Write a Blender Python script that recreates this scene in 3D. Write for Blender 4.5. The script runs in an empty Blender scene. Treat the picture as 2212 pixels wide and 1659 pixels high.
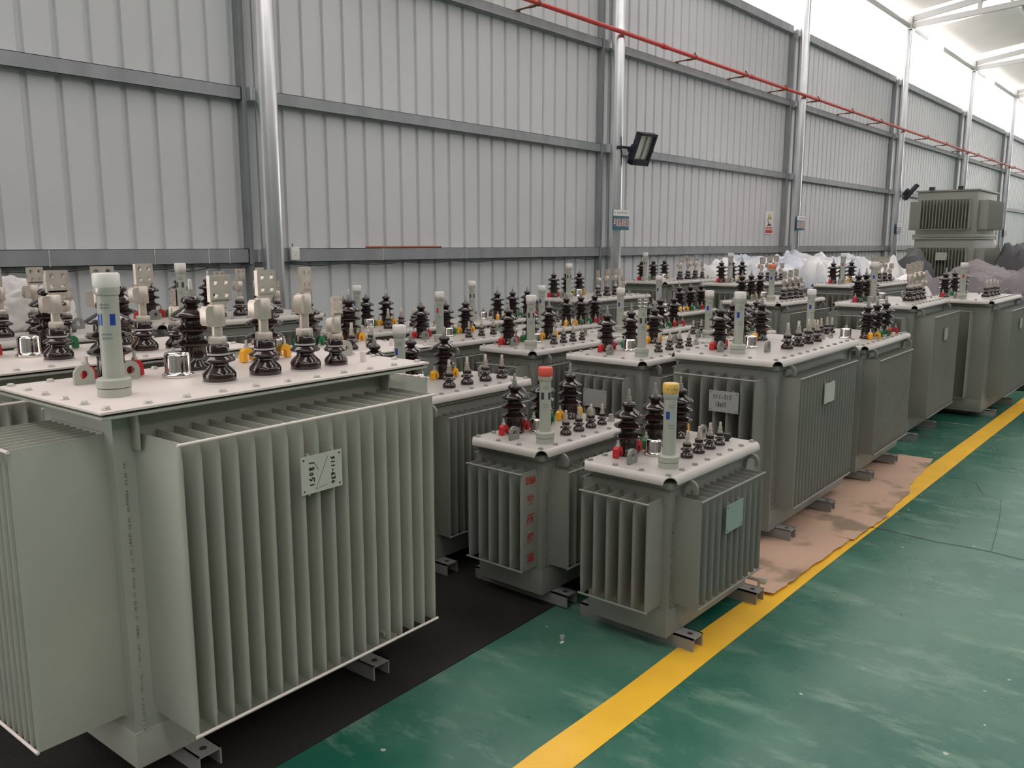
import bpy, bmesh, math, random
from mathutils import Vector, Matrix
random.seed(7)
R = math.radians
SC = bpy.context.scene
COL = SC.collection

# ------------------------------------------------------------------ camera
cam = bpy.data.cameras.new('camera')
co = bpy.data.objects.new('camera', cam); COL.objects.link(co)
PITCH, YAW, FPX = R(9.4368), R(40.2522), 1820.0
fw = Vector((math.cos(YAW)*math.cos(PITCH), math.sin(YAW)*math.cos(PITCH), -math.sin(PITCH)))
co.location = (0, 0, 1.5)
co.rotation_euler = fw.to_track_quat('-Z', 'Y').to_euler()
cam.sensor_width = 36.0; cam.lens = FPX/2212*36.0
cam.clip_start = 0.05; cam.clip_end = 400
SC.camera = co

# ------------------------------------------------------------------ view, world, light
SC.view_settings.view_transform = 'Standard'
SC.view_settings.look = 'None'
SC.view_settings.gamma = 1
SC.view_settings.use_curve_mapping = False
SC.view_settings.exposure = 1.88
SC.cycles.use_denoising = True
SC.cycles.max_bounces = 7
SC.cycles.diffuse_bounces = 4
SC.cycles.glossy_bounces = 4
SC.cycles.sample_clamp_indirect = 6
w = bpy.data.worlds.new('overcast_sky'); SC.world = w; w.use_nodes = True
nt = w.node_tree; nt.nodes.clear()
bg = nt.nodes.new('ShaderNodeBackground'); wo = nt.nodes.new('ShaderNodeOutputWorld')
bg.inputs[0].default_value = (1.0, 0.95, 0.93, 1); bg.inputs[1].default_value = 1.0
nt.links.new(bg.outputs[0], wo.inputs[0])

# ------------------------------------------------------------------ materials
MATS = {}
def mat(name, col, rough=0.5, metal=0.0, var=0.0, vscale=4.0, bump=0.0, bscale=60.0, coat=0.0, rvar=0.0,
        col2=None, spec=None, alpha=None, trans=0.0, stretch=None):
    m = bpy.data.materials.new(name); m.use_nodes = True; t = m.node_tree
    b = t.nodes['Principled BSDF']
    b.inputs['Base Color'].default_value = (*col, 1); b.inputs['Roughness'].default_value = rough
    b.inputs['Metallic'].default_value = metal
    if coat: b.inputs['Coat Weight'].default_value = coat; b.inputs['Coat Roughness'].default_value = 0.06
    if spec is not None: b.inputs['Specular IOR Level'].default_value = spec
    if trans: b.inputs['Transmission Weight'].default_value = trans
    if alpha is not None: b.inputs['Alpha'].default_value = alpha
    tc = t.nodes.new('ShaderNodeTexCoord')
    src = tc.outputs['Object']
    if stretch:
        mp = t.nodes.new('ShaderNodeMapping'); mp.inputs['Scale'].default_value = stretch
        t.links.new(src, mp.inputs[0]); src = mp.outputs[0]
    if var or rvar:
        n = t.nodes.new('ShaderNodeTexNoise'); n.inputs['Scale'].default_value = vscale
        n.inputs['Detail'].default_value = 6; t.links.new(src, n.inputs['Vector'])
        r = t.nodes.new('ShaderNodeValToRGB')
        c2 = col2 or tuple(max(0, c*(1-var)) for c in col)
        r.color_ramp.elements[0].color = (*c2, 1); r.color_ramp.elements[0].position = 0.35
        r.color_ramp.elements[1].color = (*col, 1); r.color_ramp.elements[1].position = 0.62
        t.links.new(n.outputs['Fac'], r.inputs[0])
        if var: t.links.new(r.outputs[0], b.inputs['Base Color'])
        if rvar:
            mr = t.nodes.new('ShaderNodeMapRange'); mr.inputs['To Min'].default_value = max(0.02, rough-rvar)
            mr.inputs['To Max'].default_value = rough+rvar; t.links.new(n.outputs['Fac'], mr.inputs[0])
            t.links.new(mr.outputs[0], b.inputs['Roughness'])
    if bump:
        n2 = t.nodes.new('ShaderNodeTexNoise'); n2.inputs['Scale'].default_value = bscale
        n2.inputs['Detail'].default_value = 3; t.links.new(src, n2.inputs['Vector'])
        bp = t.nodes.new('ShaderNodeBump'); bp.inputs['Strength'].default_value = bump
        bp.inputs['Distance'].default_value = 0.01
        t.links.new(n2.outputs['Fac'], bp.inputs['Height']); t.links.new(bp.outputs[0], b.inputs['Normal'])
    MATS[name] = m
    return m
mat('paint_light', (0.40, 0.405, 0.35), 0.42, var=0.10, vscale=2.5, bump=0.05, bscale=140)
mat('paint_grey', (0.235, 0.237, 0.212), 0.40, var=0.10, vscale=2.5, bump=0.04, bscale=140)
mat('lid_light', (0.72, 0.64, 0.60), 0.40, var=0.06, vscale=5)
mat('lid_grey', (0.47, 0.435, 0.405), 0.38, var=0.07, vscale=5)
mat('porcelain', (0.010, 0.0035, 0.0035), 0.10, coat=0.5, var=0.5, vscale=18, col2=(0.026, 0.010, 0.008))
mat('steel', (0.55, 0.53, 0.50), 0.38, metal=0.9, var=0.15, vscale=40)
mat('tinned', (0.66, 0.58, 0.51), 0.42, metal=0.7, var=0.14, vscale=30, bump=0.05, bscale=90)
mat('brass', (0.42, 0.33, 0.27), 0.42, metal=0.8, var=0.2, vscale=40)
mat('chrome', (0.78, 0.73, 0.70), 0.10, metal=1.0)
mat('bolt_zinc', (0.62, 0.59, 0.55), 0.42, metal=0.55)
mat('bolt_grey', (0.36, 0.35, 0.33), 0.45, metal=0.3)
mat('tube_paint', (0.40, 0.41, 0.355), 0.38)
mat('cap_white', (0.80, 0.76, 0.72), 0.42)
mat('cap_red', (0.72, 0.10, 0.07), 0.42)
mat('cap_yellow', (0.80, 0.50, 0.13), 0.45, var=0.2, vscale=40)
mat('cap_orange', (0.78, 0.20, 0.08), 0.45)
mat('clamp_red', (0.50, 0.018, 0.022), 0.40)
mat('clamp_green', (0.012, 0.17, 0.055), 0.40)
mat('clamp_yellow', (0.85, 0.40, 0.02), 0.40)
mat('window_blue', (0.02, 0.055, 0.32), 0.2)
mat('window_red', (0.55, 0.04, 0.03), 0.2)
mat('window_dark', (0.05, 0.06, 0.07), 0.15)
mat('gasket', (0.03, 0.03, 0.03), 0.7)
mat('gasket_white', (0.50, 0.47, 0.47), 0.6)
mat('black_plastic', (0.018, 0.019, 0.024), 0.4)
mat('ink', (0.012, 0.012, 0.012), 0.5)
mat('ink_thin', (0.10, 0.10, 0.09), 0.6)
mat('ink_blue', (0.10, 0.16, 0.30), 0.5)
mat('label_print', (0.20, 0.22, 0.24), 0.5)
mat('white_ink', (0.75, 0.72, 0.70), 0.5)
mat('red_ink', (0.42, 0.035, 0.03), 0.5)
mat('plate_grey', (0.33, 0.335, 0.32), 0.45)
mat('plate_light', (0.46, 0.48, 0.42), 0.45)
mat('plate_green', (0.26, 0.34, 0.30), 0.45)
mat('wall_sheet', (0.63, 0.635, 0.645), 0.42, var=0.06, vscale=0.8, metal=0.0)
mat('unseen_wall_sheet', (0.20, 0.20, 0.20), 0.5)  # kept dark so the unseen walls bounce less side light
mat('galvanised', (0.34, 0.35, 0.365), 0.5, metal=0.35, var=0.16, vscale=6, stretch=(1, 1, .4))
mat('galv_pipe', (0.80, 0.81, 0.83), 0.26, metal=1.0, var=0.12, vscale=9, stretch=(1, 1, .3))
mat('white_steel', (0.72, 0.71, 0.70), 0.5)
mat('roof_panel', (0.70, 0.67, 0.63), 0.6, var=0.06, vscale=1)
mat('pipe_red', (0.62, 0.055, 0.045), 0.4)
mat('rust', (0.22, 0.10, 0.05), 0.7, var=0.4, vscale=30)
mat('copper', (0.42, 0.12, 0.06), 0.35, metal=0.5)
mat('lamp_black', (0.022, 0.022, 0.035), 0.5)
mat('lamp_reflector', (0.62, 0.64, 0.55), 0.25, metal=0.6)
mat('sign_white', (0.78, 0.76, 0.72), 0.4)
mat('sign_blue', (0.035, 0.155, 0.22), 0.4)
mat('sign_red', (0.55, 0.06, 0.06), 0.4)
mat('helmet_yellow', (0.75, 0.55, 0.08), 0.4)
mat('cable', (0.03, 0.03, 0.03), 0.6)
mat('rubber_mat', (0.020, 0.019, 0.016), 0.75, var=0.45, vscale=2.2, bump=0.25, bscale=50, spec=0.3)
mat('skid_paint', (0.27, 0.265, 0.25), 0.45, var=0.1, vscale=8)
mat('tarp_dark', (0.085, 0.083, 0.09), 0.55, var=0.35, vscale=1.5, bump=0.3, bscale=5)
mat('tarp_mauve', (0.22, 0.19, 0.20), 0.55, var=0.25, vscale=1.5, bump=0.25, bscale=5)
mat('sheet_blue', (0.30, 0.40, 0.62), 0.5, var=0.3, vscale=2, col2=(0.62, 0.62, 0.66))
mat('sheet_white', (0.80, 0.77, 0.76), 0.28, var=0.35, vscale=1.2, col2=(0.46, 0.50, 0.60), bump=0.3, bscale=7)
mat('film_clear', (0.78, 0.74, 0.73), 0.12, bump=0.5, bscale=14, alpha=0.62)
mat('wood', (0.50, 0.30, 0.15), 0.6, var=0.3, vscale=6, stretch=(1, 8, 8))
mat('paint_chip', (0.72, 0.70, 0.64), 0.7)
mat('olive_panel', (0.30, 0.31, 0.265), 0.45, var=0.06, vscale=2)
mat('brown_strip', (0.16, 0.07, 0.05), 0.6)

def floor_material():
    m = bpy.data.materials.new('green_epoxy'); m.use_nodes = True; t = m.node_tree
    b = t.nodes['Principled BSDF']; N = t.nodes.new; L = t.links.new
    tc = N('ShaderNodeTexCoord')
    n1 = N('ShaderNodeTexNoise'); n1.inputs['Scale'].default_value = 0.9; n1.inputs['Detail'].default_value = 6
    n1.inputs['Roughness'].default_value = 0.62
    L(tc.outputs['Object'], n1.inputs['Vector'])
    r1 = N('ShaderNodeValToRGB'); e = r1.color_ramp.elements
    e[0].position = 0.38; e[0].color = (0.013, 0.105, 0.070, 1)
    e[1].position = 0.72; e[1].color = (0.095, 0.215, 0.16, 1)
    L(n1.outputs['Fac'], r1.inputs[0])
    # worn scuffs
    n2 = N('ShaderNodeTexNoise'); n2.inputs['Scale'].default_value = 7; n2.inputs['Detail'].default_value = 9
    n2.inputs['Roughness'].default_value = 0.7
    mp = N('ShaderNodeMapping'); mp.inputs['Scale'].default_value = (1.0, 0.35, 1); mp.inputs['Rotation'].default_value = (0, 0, 0.5)
    L(tc.outputs['Object'], mp.inputs[0]); L(mp.outputs[0], n2.inputs['Vector'])
    r2 = N('ShaderNodeValToRGB'); r2.color_ramp.elements[0].position = 0.52; r2.color_ramp.elements[1].position = 0.74
    L(n2.outputs['Fac'], r2.inputs[0])
    mx = N('ShaderNodeMix'); mx.data_type = 'RGBA'
    L(r2.outputs[0], mx.inputs['Factor']); L(r1.outputs[0], mx.inputs[6]); mx.inputs[7].default_value = (0.19, 0.30, 0.23, 1)
    # tiny chips
    v = N('ShaderNodeTexVoronoi'); v.inputs['Scale'].default_value = 5.5; L(tc.outputs['Object'], v.inputs['Vector'])
    lt = N('ShaderNodeMath'); lt.operation = 'LESS_THAN'; lt.inputs[1].default_value = 0.045
    nd = N('ShaderNodeTexNoise'); nd.inputs['Scale'].default_value = 60
    L(tc.outputs['Object'], nd.inputs['Vector'])
    ad = N('ShaderNodeMath'); ad.operation = 'MULTIPLY_ADD'; ad.inputs[1].default_value = 0.09
    L(nd.outputs['Fac'], ad.inputs[0]); L(v.outputs['Distance'], ad.inputs[2]); 
    lt.inputs[1].default_value = 0.085
    L(ad.outputs[0], lt.inputs[0])
    mx2 = N('ShaderNodeMix'); mx2.data_type = 'RGBA'
    L(lt.outputs[0], mx2.inputs['Factor']); L(mx.outputs[2], mx2.inputs[6]); mx2.inputs[7].default_value = (0.42, 0.46, 0.38, 1)
    L(mx2.outputs[2], b.inputs['Base Color'])
    mr = N('ShaderNodeMapRange'); mr.inputs['To Min'].default_value = 0.13; mr.inputs['To Max'].default_value = 0.42
    L(n1.outputs['Fac'], mr.inputs[0]); L(mr.outputs[0], b.inputs['Roughness'])
    n3 = N('ShaderNodeTexNoise'); n3.inputs['Scale'].default_value = 3; n3.inputs['Detail'].default_value = 4
    L(tc.outputs['Object'], n3.inputs['Vector'])
    bp = N('ShaderNodeBump'); bp.inputs['Strength'].default_value = 0.12; bp.inputs['Distance'].default_value = 0.02
    L(n3.outputs['Fac'], bp.inputs['Height']); L(bp.outputs[0], b.inputs['Normal'])
    MATS['green_epoxy'] = m
floor_material()
def line_material():
    m = mat('line_yellow', (0.95, 0.54, 0.045), 0.33, var=0.10, vscale=5)
    t = m.node_tree; b = t.nodes['Principled BSDF']
    n = t.nodes.new('ShaderNodeTexNoise'); n.inputs['Scale'].default_value = 11; n.inputs['Detail'].default_value = 10
    n.inputs['Roughness'].default_value = .7
    tc = t.nodes.new('ShaderNodeTexCoord'); t.links.new(tc.outputs['Object'], n.inputs['Vector'])
    r = t.nodes.new('ShaderNodeValToRGB'); r.color_ramp.elements[0].position = 0.66; r.color_ramp.elements[1].position = 0.78
    t.links.new(n.outputs['Fac'], r.inputs[0])
    mx = t.nodes.new('ShaderNodeMix'); mx.data_type = 'RGBA'
    old = b.inputs['Base Color'].links[0].from_socket
    t.links.new(r.outputs[0], mx.inputs['Factor']); t.links.new(old, mx.inputs[6]); mx.inputs[7].default_value = (0.50, 0.36, 0.12, 1)
    t.links.new(mx.outputs[2], b.inputs['Base Color'])
line_material()
def cardboard_material():
    m = mat('cardboard', (0.56, 0.37, 0.27), 0.75, var=0.10, vscale=2.5, bump=0.1, bscale=30)
    t = m.node_tree; b = t.nodes['Principled BSDF']
    n = t.nodes.new('ShaderNodeTexNoise'); n.inputs['Scale'].default_value = 3.2; n.inputs['Detail'].default_value = 5
    tc = t.nodes.new('ShaderNodeTexCoord'); t.links.new(tc.outputs['Object'], n.inputs['Vector'])
    r = t.nodes.new('ShaderNodeValToRGB'); r.color_ramp.elements[0].position = 0.56; r.color_ramp.elements[1].position = 0.66
    t.links.new(n.outputs['Fac'], r.inputs[0])
    mx = t.nodes.new('ShaderNodeMix'); mx.data_type = 'RGBA'
    old = b.inputs['Base Color'].links[0].from_socket
    t.links.new(r.outputs[0], mx.inputs['Factor']); t.links.new(old, mx.inputs[6]); mx.inputs[7].default_value = (0.27, 0.19, 0.13, 1)
    t.links.new(mx.outputs[2], b.inputs['Base Color'])
cardboard_material()

# ------------------------------------------------------------------ mesh helpers
class MB:
    def __init__(s): s.v = []; s.f = []
    def add(s, vs, fs, M=None):
        o = len(s.v)
        for p in vs:
            p = Vector(p)
            if M is not None: p = M @ p
            s.v.append(p[:])
        s.f += [tuple(i+o for i in f) for f in fs]
        return s
    def box(s, x0, x1, y0, y1, z0, z1, M=None):
        vs = [(x0,y0,z0),(x1,y0,z0),(x1,y1,z0),(x0,y1,z0),(x0,y0,z1),(x1,y0,z1),(x1,y1,z1),(x0,y1,z1)]
        return s.add(vs, [(0,3,2,1),(4,5,6,7),(0,1,5,4),(1,2,6,5),(2,3,7,6),(3,0,4,7)], M)
    def lathe(s, prof, n=16, M=None, flat=0.0):
        vs = []; fs = []
        for r, z in prof:
            for i in range(n):
                a = 2*math.pi*(i+flat)/n
                vs.append((max(r, 1e-5)*math.cos(a), max(r, 1e-5)*math.sin(a), z))
        m = len(prof)
        for j in range(m-1):
            for i in range(n):
                k = (i+1) % n
                fs.append((j*n+i, j*n+k, (j+1)*n+k, (j+1)*n+i))
        fs.append(tuple(range(n-1, -1, -1))); fs.append(tuple((m-1)*n+i for i in range(n)))
        return s.add(vs, fs, M)
    def cyl(s, p, q, r, n=10, r2=None):
        p = Vector(p); q = Vector(q); d = q-p
        M = Matrix.Translation(p) @ d.to_track_quat('Z', 'Y').to_matrix().to_4x4()
        return s.lathe([(r, 0), (r if r2 is None else r2, d.length)], n, M)
    def tube(s, pts, r, n=6):
        for a, b in zip(pts[:-1], pts[1:]):
            if (Vector(b)-Vector(a)).length > 1e-6: s.cyl(a, b, r, n)
        return s
    def prism(s, poly, h0, h1, M=None):
        n = len(poly)
        vs = [(x, y, h0) for x, y in poly]+[(x, y, h1) for x, y in poly]
        fs = [tuple(range(n-1, -1, -1)), tuple(range(n, 2*n))]+[(i, (i+1) % n, n+(i+1) % n, n+i) for i in range(n)]
        return s.add(vs, fs, M)
    def mesh(s, name, m, bevel=0, ang=35):
        me = bpy.data.meshes.new(name); me.from_pydata(s.v, [], s.f)
        bm = bmesh.new(); bm.from_mesh(me)
        bmesh.ops.recalc_face_normals(bm, faces=bm.faces)
        if bevel:
            es = [e for e in bm.edges if len(e.link_faces) == 2 and e.calc_face_angle(0) > R(50)]
            bmesh.ops.bevel(bm, geom=es, offset=bevel, segments=2, affect='EDGES', profile=0.6)
        bm.to_mesh(me); bm.free()
        me.polygons.foreach_set('use_smooth', [True]*len(me.polygons))
        me.set_sharp_from_angle(angle=R(ang))
        me.materials.append(MATS[m]); return me
def link(name, me, parent=None, loc=(0,0,0), rot=(0,0,0), scale=None):
    o = bpy.data.objects.new(name, me); COL.objects.link(o)
    o.location = loc; o.rotation_euler = rot
    if scale: o.scale = scale
    if parent: o.parent = parent
    return o
def thing(name, label, cat, loc=(0,0,0), rotz=0, group=None):
    o = bpy.data.objects.new(name, None); COL.objects.link(o); o.empty_display_size = 0.1
    o.location = loc; o.rotation_euler = (0, 0, rotz); o['label'] = label; o['category'] = cat
    if group: o['group'] = group
    return o
def tag(o, label, cat, group=None):
    o['label'] = label; o['category'] = cat
    if group: o['group'] = group
    return o
def struct(o): o['kind'] = 'structure'; return o

def text_mesh(name, s, size, m, ex=0.0006, bold=0.0, align='CENTER'):
    cu = bpy.data.curves.new(name, 'FONT'); cu.body = s; cu.size = size; cu.extrude = ex
    cu.align_x = align; cu.align_y = 'CENTER'; cu.offset = bold
    o = bpy.data.objects.new(name, cu); COL.objects.link(o)
    dg = bpy.context.evaluated_depsgraph_get(); dg.update()
    me = bpy.data.meshes.new_from_object(o.evaluated_get(dg))
    bpy.data.objects.remove(o); bpy.data.curves.remove(cu)
    me.materials.clear(); me.materials.append(MATS[m]); me.name = name
    return me

# ------------------------------------------------------------------ building
WY = 6.2
def wall_mesh():
    b = MB(); x = -3.0; pts = []
    pitch = 0.2210; phase = 5.883 - 0.221*40
    prof = []
    x = phase
    while x < 62:
        prof += [(x-0.024, WY), (x-0.014, WY+0.024), (x+0.014, WY+0.024), (x+0.024, WY)]
        x += pitch
    vs = [(px, py, 0) for px, py in prof]+[(px, py, 5.12) for px, py in prof]
    n = len(prof); fs = [(i, i+1, n+i+1, n+i) for i in range(n-1)]
    b.add(vs, fs)
    vs2 = [(px, WY+0.05, z) for z in (0, 5.12) for px in (prof[0][0], prof[-1][0])]
    b.add(vs2, [(0, 1, 3, 2)])
    return b.mesh('wall_left', 'wall_sheet')
struct(link('wall_left', wall_mesh()))
b = MB(); b.box(-9, 70, -14, 6.3, -0.06, 0)
struct(link('floor', b.mesh('floor', 'green_epoxy')))

CX = [4.06, 9.08, 14.82, 20.6, 26.6, 32.4, 38.4, 44.4, 50.4, 56.4]
SEG = [-3.0]+CX+[62]
# girts
for k, (z, h) in enumerate(((1.405, 0.115), (2.675, 0.10), (3.905, 0.10), (5.10, 0.13))):
    for a, c in zip(SEG[:-1], SEG[1:]):
        b = MB(); x0, x1 = a+0.09, c-0.14
        y1 = WY-0.002; y0 = WY-0.075
        # C section, open downwards
        b.box(x0, x1, y0, y0+0.004, z-h/2, z+h/2); b.box(x0, x1, y0, y1, z+h/2-0.004, z+h/2)
        b.box(x0, x1, y0, y1, z-h/2, z-h/2+0.004); b.box(x0, x0+0.006, y0, y1, z-h/2, z+h/2)
        b.box(x1-0.006, x1, y0, y1, z-h/2, z+h/2)
        struct(link('beam', b.mesh('beam', 'galvanised')))
# columns
for i, x in enumerate(CX):
    b = MB(); r = 0.090
    b.lathe([(r, 0.01), (r, 6.15)], 32)
    b.box(-0.16, 0.16, -0.16, 0.16, 0, 0.016)
    b.box(-0.13, 0.13, -0.13, 0.13, 6.14, 6.16)
    for z in (1.405, 2.675, 3.905, 5.05):
        b.box(-0.10, 0.10, 0.06, 0.19, z-0.05, z+0.05)
    struct(link('column', b.mesh('column', 'galv_pipe'), loc=(x, 6.0, 0)))
# added darker strips standing in for the shadow band left of each column
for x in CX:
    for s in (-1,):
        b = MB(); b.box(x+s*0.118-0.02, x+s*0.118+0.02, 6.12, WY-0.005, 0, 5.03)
        struct(link('shade_strip', b.mesh('shade_strip', 'galvanised')))
# eave rail pieces at the columns
for x in CX:
    b = MB(); b.box(x-3.2, x+1.4, 5.95, 6.05, 6.16, 6.27)
    struct(link('beam', b.mesh('beam', 'white_steel', bevel=0.008)))
# trusses
SL = 0.13
def roofz(y): return 6.62+(6.2-y)*SL
for x in CX:
    b = MB(); wy = 0.05
    def bar(y0, z0, y1, z1, h=0.05, t=0.045):
        p = Vector((0, y0, z0)); q = Vector((0, y1, z1)); d = q-p
        M = Matrix.Translation(p) @ Matrix.Rotation(math.atan2(d.z, d.y), 4, 'X')
        b.box(-t, t, 0, d.length, -h, h, M)
    y = 6.1; yy = [6.1, 4.6, 3.1, 1.6, 0.1, -1.4, -2.9, -4.4, -5.9, -7.4, -8.9]
    bar(6.12, 6.34, -8.9, roofz(-8.9)-0.12, 0.06)
    bar(6.12, 6.22, -8.9, 6.24+15*0.055, 0.055)
    for k, ya in enumerate(yy[1:]):
        f = (6.12-ya)/15.02
        zt = 6.30+f*(roofz(-8.9)-0.12-6.30); zb = 6.24+f*(15*0.055)
        if zt-zb > 0.12: bar(ya, zb, ya, zt, 0.04, 0.035)
        if k > 1:
            f2 = (6.12-yy[k])/15.02; zb2 = 6.24+f2*(15*0.055)
            bar(yy[k], zb2, ya, zt, 0.035, 0.03)
    b.box(-0.09, 0.09, 5.9, 6.14, 6.17, 6.40)
    struct(link('beam', b.mesh('beam', 'white_steel'), loc=(x, 0, 0)))
# roof sheets between the skylight gaps
roof = MB()
for i, x in enumerate([-7.9, -1.9]+CX):
    xa, xb = x+2.3, x+(6.0 if i < 2 else 5.2 if i == 2 else 5.8)+0.5
    y0, y1 = 6.5, -14.0
    roof.add([(xa, y0, roofz(y0)), (xb, y0, roofz(y0)), (xb, y1, roofz(y1)), (xa, y1, roofz(y1)),
              (xa, y0, roofz(y0)+.05), (xb, y0, roofz(y0)+.05), (xb, y1, roofz(y1)+.05), (xa, y1, roofz(y1)+.05)],
             [(0,1,2,3),(4,7,6,5),(0,4,5,1),(1,5,6,2),(2,6,7,3),(3,7,4,0)])
struct(link('ceiling', roof.mesh('ceiling', 'roof_panel')))
for y in (4.3, 2.2, 0.1, -2.0, -4.1, -6.2):
    b = MB(); b.box(0, 62, y-0.03, y+0.03, roofz(y)-0.10, roofz(y)-0.005)
    struct(link('beam', b.mesh('beam', 'white_steel')))

# unseen side and end walls of the hall, added to cut side light (strip windows only under the roof)
b = MB(); b.box(-9, 70, -14.1, -14.0, 0, 8.3); struct(link('unseen_wall_right', b.mesh('unseen_wall_right', 'unseen_wall_sheet')))
b = MB(); b.box(-9.1, -9, -14, 6.25, 0, 9.1); struct(link('unseen_wall_back', b.mesh('unseen_wall_back', 'unseen_wall_sheet')))
b = MB(); b.box(70, 70.1, -14, 6.25, 0, 5.1); struct(link('unseen_wall_front', b.mesh('unseen_wall_front', 'wall_sheet')))

# floor markings (worn line painted on the floor)
b = MB(); n = 60; top = []
for i in range(n+1):
    x = 0.3+(i/n)**1.6*60
    top.append((x, 1.305+random.uniform(-.004, .004), 1.437+random.uniform(-.005, .005)))
vs = [(x, a, 0.0015) for x, a, c in top]+[(x, c, 0.0015) for x, a, c in top]
b.add(vs, [(i, i+1, n+1+i+1, n+1+i) for i in range(n)])
struct(link('trim_2', b.mesh('trim_2', 'line_yellow')))
# hairline joints in the floor
def crack(pts, w=0.003):
    b = MB()
    for (x0, y0), (x1, y1) in zip(pts[:-1], pts[1:]):
        d = Vector((x1-x0, y1-y0)).normalized(); nx, ny = -d.y*w/2, d.x*w/2
        b.add([(x0+nx, y0+ny, .0022), (x1+nx, y1+ny, .0022), (x1-nx, y1-ny, .0022), (x0-nx, y0-ny, .0022)], [(0,1,2,3)])
    return struct(link('trim_3', b.mesh('trim_3', 'gasket')))
crack([(4.545+0.012*math.sin(k*1.7), 1.36-0.12*k) for k in range(34)], 0.006)
crack([(5.9, 1.28), (5.86, 1.1), (5.6, 1.0), (5.55, 0.9), (5.2, 0.84), (4.9, 0.8), (4.57, 0.76)], 0.0025)

# rubber mat
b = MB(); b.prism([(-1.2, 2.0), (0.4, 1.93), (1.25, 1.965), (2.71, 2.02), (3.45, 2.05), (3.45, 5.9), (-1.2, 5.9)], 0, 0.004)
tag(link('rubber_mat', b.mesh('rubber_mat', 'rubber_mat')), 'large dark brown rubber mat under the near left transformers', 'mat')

# ------------------------------------------------------------------ shared transformer parts
def hv_porcelain():
    b = MB()
    b.lathe([(.0, 0), (.040, 0), (.043, .004), (.042, .012), (.036, .016), (.0345, .058), (.036, .066), (.052, .071), (.0575, .075),
             (.0575, .079), (.050, .083), (.031, .090), (.030, .105), (.036, .110), (.052, .113), (.0575, .117), (.0575, .121),
             (.050, .125), (.031, .132), (.030, .146), (.036, .151), (.053, .153), (.058, .157), (.0575, .162), (.046, .170),
             (.027, .181), (.018, .187), (.0185, .190), (.026, .193), (.0285, .199), (.027, .207), (.020, .212), (.0, .214)], 24)
    return b.mesh('high_voltage_bushing', 'porcelain', ang=60)
def hv_stud():
    b = MB(); b.lathe([(.012, .210), (.012, .222)], 6); b.lathe([(.0095, .222), (.0095, .233)], 6)
    b.lathe([(.0055, .210), (.0055, .258), (.004, .262)], 8); return b.mesh('terminal_stud', 'steel')
def hv_clamp(m):
    b = MB(); W = .011
    prof = [(.047, .012), (.050, .034), (.060, .046), (.078, .045), (.088, .036), (.090, .002), (.072, .002), (.072, .022), (.064, .030), (.056, .022), (.056, .006)]
    M = Matrix.Rotation(R(90), 4, 'X')
    b.prism(prof, -W, W, M)
    return b.mesh('clamp', m, bevel=.002)
def hv_clamp_bolt():
    b = MB(); b.lathe([(.0085, .044), (.0085, .053)], 6, Matrix.Translation((.069, 0, 0)))
    b.lathe([(.0045, .046), (.0045, .070)], 8, Matrix.Translation((.069, 0, 0))); return b.mesh('clamp_bolt', 'bolt_zinc')
def lv_porcelain(k=1.0, name='low_voltage_bushing'):
    b = MB()
    b.lathe([(.0, .004), (.047, .004), (.0485, .010), (.0485, .026), (.044, .034), (.028, .050), (.027, .056), (.034, .060), (.0465, .064), (.048, .068),
             (.045, .072), (.030, .080), (.0275, .084), (.031, .087), (.0315, .090), (.0315, .112), (.029, .115), (.0, .115)], 24)
    return b.mesh(name, 'porcelain', ang=60)
def lv_gasket():
    b = MB(); b.lathe([(.050, 0), (.050, .006)], 24); return b.mesh('gasket', 'gasket_white')
def lv_stud_big():
    b = MB(); b.lathe([(.026, .114), (.027, .117), (.027, .134), (.025, .137)], 6); b.lathe([(.0155, .130), (.0155, .205)], 16)
    return b.mesh('terminal_stud', 'tinned')
def lv_stud_small():   # medium / small bushing, scaled when used
    b = MB(); b.lathe([(.022, .114), (.022, .132)], 6); b.lathe([(.018, .138), (.018, .150)], 6); b.lathe([(.018, .158), (.018, .168)], 6)
    b.lathe([(.0115, .114), (.0115, .205), (.009, .211)], 12); return b.mesh('terminal_stud', 'tinned')
def plate_holes(b, x0, x1, z0, z1, y0, y1, r=.009, nx=2, nz=2):
    n = 16; cw = (x1-x0)/nx; ch = (z1-z0)/nz
    for i in range(nx):
        for j in range(nz):
            cx = x0+(i+.5)*cw; cz = z0+(j+.5)*ch
            sq = []; ci = []
            for k in range(n):
                a = 2*math.pi*(k+.5)/n; c, s = math.cos(a), math.sin(a); t = 1/max(abs(c), abs(s))
                sq.append((cx+c*t*cw/2, cz+s*t*ch/2)); ci.append((cx+c*r, cz+s*r))
            # pull the four corner-most samples to the true corners
            for sx in (-1, 1):
                for sz in (-1, 1):
                    k = min(range(n), key=lambda q: (sq[q][0]-cx-sx*cw/2)**2+(sq[q][1]-cz-sz*ch/2)**2)
                    sq[k] = (cx+sx*cw/2, cz+sz*ch/2)
            vs = [(x, y, z) for y in (y0, y1) for (x, z) in sq]+[(x, y, z) for y in (y0, y1) for (x, z) in ci]
            fs = []
            for k in range(n):
                m = (k+1) % n
                fs.append((k, m, 2*n+m, 2*n+k)); fs.append((n+k, 3*n+k, 3*n+m, n+m)); fs.append((2*n+k, 2*n+m, 3*n+m, 3*n+k))
                o1, o2 = sq[k], sq[m]
                ed = lambda p: (abs(p[0]-x0) < 1e-6, abs(p[0]-x1) < 1e-6, abs(p[1]-z0) < 1e-6, abs(p[1]-z1) < 1e-6)
                if any(u and v for u, v in zip(ed(o1), ed(o2))): fs.append((k, n+k, n+m, m))
            b.add(vs, fs)
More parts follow.
